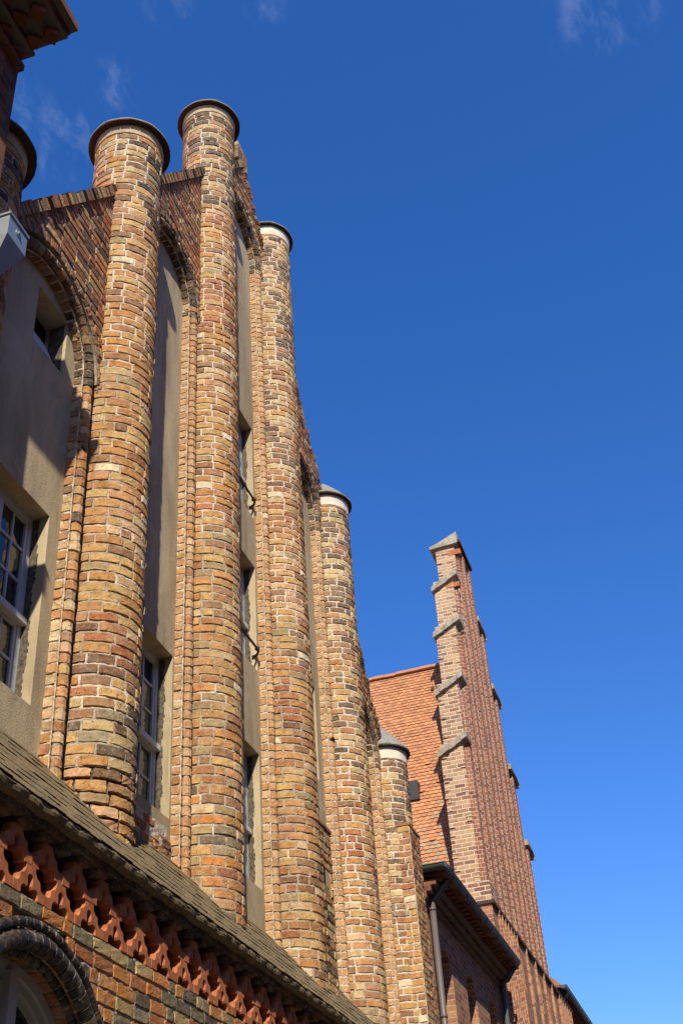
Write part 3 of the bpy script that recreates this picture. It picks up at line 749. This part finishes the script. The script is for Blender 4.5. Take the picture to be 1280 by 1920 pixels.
# pierced terracotta tiles: two staggered rows
p = 0.395; hT = 0.2
M['clay_back'] = mat_simple('shade_toned_recess', (0.10, 0.04, 0.025), 0.9, 0.1, var=0.5)  # red backing coloured dark to stand for shade behind the tracery
def arc(cx, cz, r, a0, a1, n=7): return [(cx + r * math.cos(rad(a0 + (a1 - a0) * q / n)), cz + r * math.sin(rad(a0 + (a1 - a0) * q / n))) for q in range(n + 1)]
def tracery_mesh():
    # right half outline, mirrored.  z from 0 (base) to hT
    out = [(0.056, hT)] + arc(0.118, hT - 0.012, 0.062, 178, 262, 6) + [(0.122, 0.118)] + arc(0.168, 0.108, 0.046, 178, 300, 6)[1:] + [(p / 2 - .003, 0.06), (p / 2 - .003, 0.0)]
    hole = [(0.108, 0.0)] + arc(0.066, 0.022, 0.042, -20, 130, 6) + [(0.028, 0.072)] + arc(0, 0.112, 0.034, -20, 90, 6)
    rg = out + hole            # out goes top-centre → outer bottom, hole goes inner bottom → centre
    poly = [(0, hT)] + out + hole
    mb = MB()
    import bmesh
    bm = bmesh.new()
    for sgn in (1, -1):
        vs = [bm.verts.new((sgn * x, -0.0, z)) for x, z in poly]
        f = bm.faces.new(vs if sgn < 0 else vs[::-1])
    bmesh.ops.remove_doubles(bm, verts=bm.verts, dist=1e-5)
    ret = bmesh.ops.extrude_face_region(bm, geom=list(bm.faces))
    vv = [e for e in ret['geom'] if isinstance(e, bmesh.types.BMVert)]
    bmesh.ops.translate(bm, verts=vv, vec=(0, 0.085, 0))
    bmesh.ops.triangulate(bm, faces=[f for f in bm.faces if len(f.verts) > 4])
    bmesh.ops.recalc_face_normals(bm, faces=bm.faces)
    me = bpy.data.meshes.new('tracery_tile'); bm.to_mesh(me); bm.free(); me.materials.append(M['clay'])
    return me
tm = tracery_mesh(); cnt = 0
for row, (z, off) in enumerate(((2.597, 0.0), (2.797, p / 2))):
    q = -4
    while True:
        x = 7.337 + q * p + off; q += 1
        if x > 17.0: break
        if x < AX0 + .2: continue
        o = bpy.data.objects.new('tracery_tile', tm); COL.objects.link(o); o.parent = annex
        o.matrix_parent_inverse = Matrix.Translation(-Vector(ROOTLOC[annex.name])); o.location = (x, YF + random.uniform(-.003, .003), z + random.uniform(-.002, .002)); cnt += 1
mb = MB(); mb.box(AX0, AX1, 4.22, 4.3, 2.59, 3.06, col=(0.25, 0.09, 0.04)); mb.build('frieze_back', 'clay_back', annex)
# brick wall under the frieze with the glazed arch
AC, AZ = 6.72, 1.41
mb = MB(); rows = []; v = 2.597 - H * 12
while v < 2.59:
    vm = v + H / 2; half = math.sqrt(max(0, 1.085 ** 2 - (vm - AZ) ** 2)) if vm > AZ else 1.085
    rows.append((v, [q for q in ((AX0, AC - half), (AC + half, 14.0)) if q[1] - q[0] > .05] if half > 0 else [(AX0, 14.0)])); v += H
lay(mb, face_my(YF), rows, H, palette=lambda u, v: pick('low'), relief=0.0035, erode=0.12, header=0.34, gap=0.011, Lb=0.27,
    mort=lambda u, v: (0.40, 0.35, 0.27), wild=1.2)
aw = mb.build('brick_wall', 'laid_low', annex)
mb = MB()   # core with a round-headed opening of r = 0.86
for q in range(24):
    a0, a1 = math.pi * q / 24, math.pi * (q + 1) / 24
    x0, z0, x1, z1 = AC + .9 * math.cos(a0), AZ + .9 * math.sin(a0), AC + .9 * math.cos(a1), AZ + .9 * math.sin(a1)
    mb.prism([(x1, z1), (x0, z0), (x0, 2.585), (x1, 2.585)], 'y', YF + .03, 4.5)
mb.box(AX0, AC - .9, YF + .03, 4.5, 1.35, 2.585); mb.box(AC + .9, 14.0, YF + .03, 4.5, 1.35, 2.585)
mb.box(14.0, AX1, YF, 4.5, GROUND, 2.585); mb.box(AX0, AC - .9, YF, 4.5, GROUND, 1.35); mb.box(AC + .9, 14.0, YF, 4.5, GROUND, 1.35)
mb.box(AC - .9, AC + .9, YF + .03, 4.5, GROUND, -0.6)
mb.build('wall_core', 'low', annex)
def arch_lay(mat, name, specs, zb=-0.6):
    mb = MB()
    for kind, a, y, w, step, pal, gap in specs:
        if kind == 'roll':
            f, tot = roll_fn(AC, AZ, a, zb, y, w); iv = (-math.pi * .6 * w, math.pi * .55 * w)
        elif kind == 'ring': f, tot = ring_fn(AC, AZ, a, zb, y); iv = (0, w)
        else: f, tot = jamb_fn(AC, AZ, a, zb, y); iv = (0, w)
        rows = []; s = 0
        while s < tot: rows.append((s, [iv])); s += step
        lay(mb, f, rows, step, palette=pal, relief=0.0012, single=True, nu=14 if kind == 'roll' else 5, erode=0.05, gap=gap, mort=lambda u, v: (0.34, 0.30, 0.22), mdepth=0.009)
    return mb.build(name, mat, annex)
gl = lambda u, v: pick('glaze')
arch_lay('glazed', 'arch_moulding', [('roll', 1.045, 4.0, 0.032, 0.09, gl, .005), ('roll', 0.945, 4.02, 0.062, 0.088, gl, .005), ('roll', 0.895, 4.10, 0.04, 0.088, gl, .005)])
arch_lay('laid_dark', 'arch_reveal', [('jamb', 0.865, 4.10, 0.16, 0.105, lambda u, v: pick('red') if random.random() < .6 else pick('soot_and_shade'), .012), ('ring', 0.985, 4.02, .05, 0.09, lambda u, v: pick('soot_and_shade'), .01)])
# arched window
w = MB(); Pth, tot = arch_path(AC, AZ, 0.80, -0.5)
def arch_bar(mb, a, r0, r1, y0, y1, zb=-0.5, n=32):
    pts = [(AC + 1 * r0 * math.cos(math.pi * q / n), AZ + r0 * math.sin(math.pi * q / n)) for q in range(n + 1)]
    pto = [(AC + 1 * r1 * math.cos(math.pi * q / n), AZ + r1 * math.sin(math.pi * q / n)) for q in range(n + 1)]
    for q in range(n): mb.prism([pts[q + 1], pts[q], pto[q], pto[q + 1]], 'y', y0, y1)
    for sg in (1, -1):
        xs = sorted((AC + sg * r0, AC + sg * r1)); mb.box(xs[0], xs[1], y0, y1, zb, AZ)
arch_bar(w, 0, 0.80, 0.865, 4.19, 4.30); arch_bar(w, 0, 0.74, 0.80, 4.215, 4.30); arch_bar(w, 0, .70, .74, 4.24, 4.29)
w.box(AC - .05, AC + .05, 4.15, 4.285, -0.5, AZ + .80); w.box(AC - .10, AC + .10, 4.20, 4.283, -0.5, AZ + .735)
for sg in (-1, 1):
    for z in (0.3, 1.0, 1.7): 
        xs = sorted((AC + sg * .1, AC + sg * .68)); w.box(xs[0], xs[1], 4.245, 4.27, z - .012, z + .012)
wo = w.build('arched_window', 'framew', annex)
g_ = MB(); g_.prism([(AC + .78 * math.cos(math.pi * q / 24), AZ + .78 * math.sin(math.pi * q / 24)) for q in range(25)] + [(AC - .78, -.5), (AC + .78, -.5)], 'y', 4.262, 4.268)
g_.build('pane', 'glass', wo)

# ================================================================== NEAR DARK BUILDING, top left
near = thing('dark_brick_building', (2, 5, GROUND), 'dark red brick building corner with corbelled zigzag cornice, at the upper left edge', 'building')
XN = 5.28; sN = XN / 5.33
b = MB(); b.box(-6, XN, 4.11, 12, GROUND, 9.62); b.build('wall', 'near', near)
b = MB()
def lay_box(x1, y0, z0, z1, mi=0): b.box(-6, x1, y0, 12, z0, z1, mi=mi)
lay_box(XN, 4.05, 9.62, 9.70)
lay_box(XN, 4.09, 9.70, 9.74)
lay_box(XN, 3.96, 9.80, 9.842)
lay_box(XN, 3.64, 9.90, 9.96)
lay_box(XN + .01, 3.625, 9.96, 10.0)
lay_box(XN + .02, 3.555, 10.0, 10.09)
lay_box(XN - .02, 3.62, 10.09, 10.2); lay_box(XN - .04, 3.70, 10.2, 10.34); lay_box(XN - .06, 3.76, 10.34, 10.5)
b.box(-6, XN - .03, 4.09, 11.9, 9.74, 9.80); b.box(-6, XN - .03, 4.0, 11.9, 9.842, 9.90)
for (y, z0, z1, d) in ((4.05, 9.745, 9.797, .13), (3.885, 9.845, 9.898, .115), (3.71, 9.82, 9.898, .115)):
    x = XN - .1
    while x > 0.5:
        b.box(x - d / 2, x + d / 2, y - d / 2 + .04, y + d / 2 + .04, z0 + .001, z1 - .001, rz=rad(45)); x -= 0.235
b.build('cornice', 'near', near)
b = MB(); b.prism([(3.8, 10.5), (12, 10.5), (12, 14)], 'x', -6, XN - .1); b.build('roof', 'slate', near)
# zinc rainwater hopper on its corner
hp = MB()
x0, x1, y0, y1 = 5.33, 5.60, 4.0, 4.30; zt_, zb_ = 7.72, 7.50
def frust(mb, a, za, b2, zb2, mi=0):
    vs = [(a[0], a[2], za), (a[1], a[2], za), (a[1], a[3], za), (a[0], a[3], za), (b2[0], b2[2], zb2), (b2[1], b2[2], zb2), (b2[1], b2[3], zb2), (b2[0], b2[3], zb2)]
    mb.add(vs, [(0, 3, 2, 1), (4, 5, 6, 7), (0, 1, 5, 4), (1, 2, 6, 5), (2, 3, 7, 6), (3, 0, 4, 7)], mi=mi)
frust(hp, (5.37, 5.47, 4.14, 4.24), 7.18, (x0, x1, y0, y1), zb_); hp.box(x0, x1, y0, y1, zb_, zt_)
hp.box(x0 - .012, x1 + .012, y0 - .012, y1 + .012, zt_, zt_ + .022)
ho = hp.build('rain_hopper', 'zinc', near)
r = MB(); r.tube([(5.47, y0 - .006, 7.635), (5.47, y0 + .01, 7.635)], 0.034, 14); r.tube([(5.47, y0 - .02, 7.635), (5.47, y0 + .01, 7.635)], 0.015, 8); r.build('overflow_spout', 'zinc', ho)
r = MB(); r.tube([(5.42, 4.19, 7.2), (5.42, 4.19, 7.1), (5.36, 4.2, 6.9), (5.36, 4.2, 3.9)], 0.05, 14); r.build('downpipe', 'zinc', near, smooth=True)

# ================================================================== MIDDLE BUILDING
mid = thing('eaves_building', (23, 5.5, GROUND), 'red brick building with dark eaves, green gutter and round-arched windows, before the stepped gable', 'building')
MX0, MX1, MY = 18.8, 27.05, 4.64
WN = [(21.72, 6.25), (23.75, 6.28), (25.78, 6.3)]
b = MB(); hw = 0.42
def arched_wall(b, x0, x1, y0, y1, z0, z1, wins, hw, zsill, mi=0):
    x = x0
    for (c, zt) in wins:
        b.box(x, c - hw, y0, y1, z0, z1, mi=mi); zs = zt - hw
        for q in range(16):
            a0, a1 = math.pi * q / 16, math.pi * (q + 1) / 16
            P0 = (c + hw * math.cos(a0), zs + hw * math.sin(a0)); P1 = (c + hw * math.cos(a1), zs + hw * math.sin(a1))
            b.prism([P1, P0, (P0[0], z1), (P1[0], z1)], 'y', y0, y1, mi=mi)
        b.box(c - hw, c + hw, y0, y1, z0, zsill, mi=mi); x = c + hw
    b.box(x, x1, y0, y1, z0, z1, mi=mi)
arched_wall(b, MX0, MX1, MY, MY + .45, GROUND, 6.98, WN, hw, 3.6)
b.box(MX0, MX1, MY + .45, 12, GROUND, 3.6); b.box(MX0, MX0 + .3, MY + .45, 12, 3.6, 6.98); b.box(MX1 - .3, MX1, MY + .45, 12, 3.6, 6.98)
b.build('wall', 'mid', mid)
for c, zt2 in WN:
    w = MB(); zs = zt2 - hw
    for r0, r1 in ((hw - .06, hw),):
        for q in range(16):
            a0, a1 = math.pi * q / 16, math.pi * (q + 1) / 16
            w.prism([(c + r0 * math.cos(a1), zs + r0 * math.sin(a1)), (c + r0 * math.cos(a0), zs + r0 * math.sin(a0)), (c + r1 * math.cos(a0), zs + r1 * math.sin(a0)), (c + r1 * math.cos(a1), zs + r1 * math.sin(a1))], 'y', MY + .3, MY + .37)
        w.box(c - hw, c - hw + .06, MY + .3, MY + .37, 3.6, zs); w.box(c + hw - .06, c + hw, MY + .3, MY + .37, 3.6, zs)
    w.box(c - .025, c + .025, MY + .305, MY + .365, 3.6, zs + hw - .05)
    for z in (4.3, 5.0, 5.7): w.box(c - hw + .06, c + hw - .06, MY + .31, MY + .36, z - .02, z + .02)
    wo = w.build('window', 'iron', mid)
    g_ = MB(); g_.prism([(c + (hw - .03) * math.cos(math.pi * q / 16), zs + (hw - .03) * math.sin(math.pi * q / 16)) for q in range(17)] + [(c - hw + .03, 3.6), (c + hw - .03, 3.6)], 'y', MY + .33, MY + .336); g_.build('pane', 'glass', wo)
GX0, GX1, GY, GZ = 20.32, 27.05, 4.12, 7.20
b = MB()   # corbelled eaves: stepped courses and soffit
b.box(GX0 + .02, MX1, MY - .08, MY + .3, 6.80, 6.9); b.box(GX0 + .02, MX1, MY - .17, MY + .3, 6.9, 7.0); b.box(GX0 + .02, MX1, MY - .27, MY + .3, 7.0, 7.09)
x = GX0 + .1
while x < MX1 - .15: b.box(x, x + .12, MY - .36, MY + .3, 7.09, 7.14); x += .26
b.box(GX0 + .02, MX1, GY + .06, MY + .3, 7.14, 7.2)
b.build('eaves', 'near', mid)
def gutter(x0, x1, y, z, r, parent, joints=True, name='gutter'):
    b = MB(); n = 10
    for q in range(n):
        a0, a1 = math.pi + math.pi * q / n, math.pi + math.pi * (q + 1) / n
        for rr in (r,):
            P = [(y + rr * math.cos(a0), z + rr * math.sin(a0)), (y + rr * math.cos(a1), z + rr * math.sin(a1)), (y + (rr - .008) * math.cos(a1), z + (rr - .008) * math.sin(a1)), (y + (rr - .008) * math.cos(a0), z + (rr - .008) * math.sin(a0))]
            b.prism(P, 'x', x0, x1)
    b.tube([(x0, y - r, z), (x1, y - r, z)], .012, 8)
    for xx in ([x0 + .0] + ([x0 + .55 * k for k in range(1, int((x1 - x0) / .55))] if joints else [])):
        for q in range(n):
            a0, a1 = math.pi + math.pi * q / n, math.pi + math.pi * (q + 1) / n; rr = r + .009
            P = [(y + rr * math.cos(a0), z + rr * math.sin(a0)), (y + rr * math.cos(a1), z + rr * math.sin(a1)), (y + (r) * math.cos(a1), z + (r) * math.sin(a1)), (y + (r) * math.cos(a0), z + (r) * math.sin(a0))]
            b.prism(P, 'x', xx, xx + .03)
    b.prism([(y + r * math.cos(math.pi + math.pi * q / n), z + r * math.sin(math.pi + math.pi * q / n)) for q in range(n + 1)], 'x', x0 - .006, x0)
    return b.build(name, 'gutter', parent, smooth=False)
gutter(GX0, GX1, GY + .1, GZ + .09, .1, mid)
b = MB()   # return of the gutter on the near end
n = 10
for q in range(n):
    a0, a1 = math.pi + math.pi * q / n, math.pi + math.pi * (q + 1) / n; r_ = .1
    b.prism([(GX0 - .08 + r_ * math.cos(a0), GZ + .09 + r_ * math.sin(a0)), (GX0 - .08 + r_ * math.cos(a1), GZ + .09 + r_ * math.sin(a1)), (GX0 - .08 + (r_ - .008) * math.cos(a1), GZ + .09 + (r_ - .008) * math.sin(a1)), (GX0 - .08 + (r_ - .008) * math.cos(a0), GZ + .09 + (r_ - .008) * math.sin(a0))], 'y', GY + .02, MY + .4)
b.tube([(GX0 - .18, GY, GZ + .09), (GX0 - .18, MY + .4, GZ + .09)], .012, 8)
b.box(GX0 - .18, GX0 + .02, GY - .006, GY + .02, GZ + .0, GZ + .09)
b.build('gutter_return', 'gutter', mid)
b = MB(); b.prism([(GY + .2, 7.25), (13, 7.25), (13, 9.2), (11, 9.6)], 'x', GX0 - .05, MX1); b.build('roof', 'slate', mid)
b = MB(); b.prism([(GX0 - .5, 7.2), (GX0 + .35, 7.3), (GX0 + .1, 7.62), (GX0 - .5, 7.75)], 'y', 4.62, 5.0); b.build('flashing', 'coping', mid)
def swan(xp, yw, yo, zt, zb, parent, lab=None, r=.055, mat='pipe'):
    b = MB()
    b.tube([(xp + .05, yo, zt), (xp + .05, yo + .01, zt - .12), (xp + .02, yo + .10, zt - .24), (xp, yw - .24, zt - .36), (xp, yw - .12, zt - .42), (xp, yw - .1, zt - .5)], r, 12)
    b.build('pipe_bend', 'gutter', parent, smooth=True)
    b = MB(); b.tube([(xp, yw - .1, zt - .48), (xp, yw - .1, zb)], r, 12)
    for z in (zt - .62, zt - 2.4): b.tube([(xp, yw - .1, z), (xp, yw - .1, z + .05)], r + .008, 12)
    b.build('downpipe', mat, parent, smooth=True)
swan(20.62, MY, GY + .1, GZ + .05, 1.0, mid)
swan(26.75, MY, GY + .1, GZ + .05, 1.0, mid, mat='gutter')

# ================================================================== STEPPED GABLE HALL
hall = thing('stepped_gable_hall', (31.2, 8, GROUND), 'tall brick hall with stepped ribbed gable and steep orange tiled roof', 'hall')
HY, HYB = 4.78, 5.36
# steps: (x of the near edge, top z) from pixel rays on the gable face; far side likewise
ST = [(27.15, 8.8, 12.75), (27.7, 12.75, 14.72), (28.5, 14.72, 16.9), (29.1, 16.9, 18.75), (30.15, 18.75, 20.6)]
XR = [35.9, 35.0, 33.85, 32.75, 31.75]
b = MB(); lf = MB()
for k, (x, z0, z1) in enumerate(ST):
    b.box(x, XR[k], HY, HYB, z0, z1)
for k, (x, z0, z1) in enumerate(ST):      # uneven, weathered toothing on the near edges
    z = z0 + .1
    while z < z1 - .25:
        if random.random() < .45:
            y_ = random.choice((HY, HYB - .14)); w_ = random.uniform(.10, .15); b.box(x - random.uniform(.008, .035), x + .05, y_ + random.uniform(-.01, .01), y_ + w_, z + .006, z + .092)
        z += .105
gb = b.build('gable', 'far_pale', hall)
# low saddle copings on every step
for k, (x, z0, z1) in enumerate(ST):
    nx = ST[k + 1][0] if k < 4 else None
    c_ = MB()
    if k < 4:
        zz = z1 + .06
        for q in range(5):
            ya, yb = HY - .15 + .158 * q, HY - .15 + .158 * (q + 1); da, db = -.085 * q, -.085 * (q + 1); j1 = random.uniform(-.03, .03)
            c_.prism([(ya, zz + da), (yb, zz + db), (yb, zz + db + .15), (ya, zz + da + .17)], 'x', x - .10 + j1, min(nx, x + .5) + random.uniform(-.04, .04))
        c_.build('step_coping', 'coping', hall)
        c_ = MB(); xr = XR[k]; xn = XR[k + 1]
        c_.prism([(xr + .10, z1 - .16), (xr + .02, z1 - .16), (xr + .02, z1 - .004), (xn + .004, z1 - .004), (xn + .004, z1 + .16), (xn + .2, z1 + .16), (xr + .12, z1 - .10)][::-1], 'y', HY - .20, HYB + .10)
        c_.build('step_coping', 'coping', hall)
    else:
        m_ = 30.95
        c_.prism([(HY - .14, z1 + .0), (HYB + .16, z1 - .05), (HYB + .16, z1 + .04), (HYB - .05, z1 + .10), (HY - .14, z1 + .40)], 'x', x - .10, XR[k] + .10); c_.build('step_coping', 'coping', hall)
        c_ = MB()
        for s in range(9): 
            c_.box(x - .11 + s * .2, x + .06 + s * .2, HY - .22, HY - .14, z1 + .0, z1 + .1)
        c_.build('coping_tiles', 'captile', hall)
# vertical ribs of the gable face: rolls and square pilasters, each rising to its own step
def step_top(x):
    t = 8.8
    for k, (a, z0, z1) in enumerate(ST):
        if a <= x <= XR[k]: t = z1
    return t
x = 27.3; q = 0; rib = MB(); pil = MB()
while x < 35.85:
    t = step_top(x)
    if q % 4 == 0:
        pil.box(x - .11, x + .11, HY - .16, HY + .01, 8.8, t - .17)
    else:
        rib.tube([(x, HY - .035, 8.8), (x, HY - .035, t - .3)], .072, 8)
        pil.box(x - .03, x + .03, HY - .02, HY + .01, 8.8, t - .2)
    x += 0.215; q += 1
pil.build('pilaster_strip', 'far_red', hall)
rb = rib.build('ribs', 'far_red', hall)
fc = MB()    # red skin of the face between the ribs
for k, (x, z0, z1) in enumerate(ST): fc.box(x + .22, XR[k] - .02, HY - .012, HY + .01, z0, z1 - .22)
fc.build('gable_face', 'far_red', hall)
for k, z in ((1, 15.8), (2, 13.6), (0, 11.2), (3, 17.6)):
    sl_ = MB(); xx = 28.4 + k * .55; sl_.box(xx, xx + .09, HY - .05, HY - .008, z, z + .5); sl_.build('slit_opening', 'dim', hall)
# projecting terracotta blocks under the top coping
tb = MB(); tb.box(30.15 - .012, 30.3, HY - .18, HY + .2, 20.25, 20.42); tb.build('corbel', 'clay', hall); tb = MB(); tb.box(29.1 - .012, 29.25, HY - .18, HY + .2, 18.45, 18.6); tb.build('corbel', 'clay', hall)
# lower front wall with blind arches and ledge
b = MB(); arched_wall(b, 26.95, 38.3, 4.56, 4.9, GROUND, 8.62, [(29.95 + .02, 8.42), (31.2, 8.42), (32.5, 8.42), (33.75, 8.42), (34.95, 8.42)], .24, 7.45)
b.build('front_wall', 'mid', hall)
b = MB(); b.box(26.95, 38.3, 4.9, 20, GROUND, 8.6, ); b.build('wall_core', 'near', hall)
b = MB(); b.box(26.9, 38.3, 4.50, 4.95, 8.62, 8.70); b.prism([(4.52, 8.70), (4.95, 8.70), (4.95, 8.86)], 'x', 27.65, 38.3); b.build('ledge', 'captile', hall)
x = 27.5; b = MB()
while x < 38: b.box(x, x + .06, 4.50, 4.56, 6.2, 8.62); x += .35 if x < 29.4 or x > 35.2 else 1.25
b.build('wall_strip', 'mid', hall)
# quoin of the gable foot
b = MB(); b.box(26.93, 27.6, 4.54, 5.42, 8.70, 9.15); b.build('gable_foot', 'far_pale', hall)
# roof: ridge along Y at x = 31.2, z = 17.12
rx0, rz0, rx1, rz1 = 27.1, 8.6, 31.2, 17.1
ra = math.atan2(rz1 - rz0, rx1 - rx0); Lr = math.hypot(rz1 - rz0, rx1 - rx0)
b = MB(); b.prism([(rx0, rz0), (2 * rx1 - rx0, rz0), (rx1, rz1)], 'y', HYB - .02, 22); rf = b.build('roof', 'slate', hall)
def rooffn(y, s, k):
    return (rx0 + s * math.cos(ra) - k * math.sin(ra), y, rz0 + s * math.sin(ra) + k * math.cos(ra))
mb = MB(); nr = int(Lr / 0.128); ex = Lr / nr
for r_ in range(nr):
    y = HYB + (0.077 if r_ % 2 else 0) + .02
    s0 = r_ * ex
    ymax = 13.0
    while y < ymax:
        low = max(0, 1 - s0 / 4.2) * 0.95 * (0.35 if random.random() < .3 else 1)
        g_ = random.uniform(.88, 1.1); c = random.choice([(0.47, 0.215, 0.10), (0.44, 0.205, 0.095), (0.50, 0.235, 0.11), (0.39, 0.175, 0.085)])
        if random.random() < low: c = random.choice([(0.36, 0.24, 0.14), (0.38, 0.25, 0.15), (0.42, 0.22, 0.11), (0.33, 0.22, 0.13)])
        tile(mb, y, s0, 0.152, ex * 1.6, 0.014, tuple(q_ * g_ for q_ in c), rooffn, (0.03 if random.random() < .985 else .055) + random.uniform(0, .010), random.uniform(-.01, .01)); y += 0.155
mb.build('roof_tiles', 'redtile', rf)
mb = MB(); y = HYB
while y < 13:
    for q in range(6):
        a0, a1 = math.pi * q / 6, math.pi * (q + 1) / 6; r_ = .13
        dz_ = 0.012 * math.sin(y * 2.3) + 0.008 * math.sin(y * 7.7)
        mb.prism([(rx1 + r_ * math.cos(a0), rz1 + dz_ + .02 + r_ * math.sin(a0)), (rx1 + r_ * math.cos(a1), rz1 + dz_ + .02 + r_ * math.sin(a1)), (rx1, rz1)], 'y', y, y + .36, col=(0.42 * random.uniform(.85, 1.1), 0.20, 0.105))
    y += .37
mb.build('ridge_tiles', 'redtile', rf)
# roof light and vent tile
ROOFP = rooffn
b = MB(); c0 = rooffn(6.62, 4.3, 0)
b.box(c0[0] - .28, c0[0] + .2, 6.35, 6.95, c0[2] - .35, c0[2] - .31); b.box(c0[0] - .27, c0[0] + .2, 6.36, 6.94, c0[2] - .30, c0[2] + .16)
b.build('roof_hatch', 'iron', hall)
b = MB(); c1 = rooffn(6.05, 8.5, 0.03); b.prism([(c1[0] - .12, c1[2] - .12), (c1[0] + .05, c1[2] - .12), (c1[0] + .05, c1[2] + .1)], 'y', 6.02, 6.12); b.build('vent_tile', 'captile', hall)

# ================================================================== LAST BUILDING
far = thing('farthest_building', (48, 6, GROUND), 'low brick building with grey gutter and downpipe, beyond the stepped gable at the lower right', 'building')
b = MB(); b.box(38.35, 60, 4.95, 15, GROUND, 9.1); b.build('wall', 'mid', far)
b = MB(); b.box(37.5, 60, 4.50, 5.2, 9.22, 9.28); b.box(37.6, 60, 4.68, 5.1, 9.12, 9.22); b.box(37.7, 60, 4.80, 5.1, 9.0, 9.12); b.build('eaves', 'near', far)
b = MB(); b.prism([(4.6, 9.3), (15, 9.3), (15, 13), (10, 14.5)], 'x', 37.6, 60); b.build('roof', 'slate', far)
gutter(37.5, 60, 4.56, 9.28, .1, far)
swan(37.9, 4.95, 4.56, 9.2, 1, far)

# ================================================================== HOUSE ACROSS THE STREET (mirrored in the panes; added and raised to hold back sky light)
opp = thing('opposite_house', (15, -9, GROUND), 'long brick house across the street, seen mirrored in the window panes', 'house')
b = MB(); b.box(-25, 70, -18, -7.5, GROUND, 13.0); b.build('wall', 'mid', opp)
b = MB(); b.prism([(-18.2, 13.0), (-7.2, 13.0), (-12.7, 17.5)], 'x', -25, 70); b.build('roof', 'slate', opp)

# ------------------------------------------------------------------ parenting: world-coordinate meshes under empties
for o, par in PARENTED:
    if par.type == 'EMPTY': o.matrix_parent_inverse = Matrix.Translation(-par.location)
    else: o.matrix_parent_inverse = Matrix.Identity(4)
for o in list(bpy.data.objects):
    if o.name.startswith('tracery_tile'): o.matrix_parent_inverse = Matrix.Translation(-annex.location)
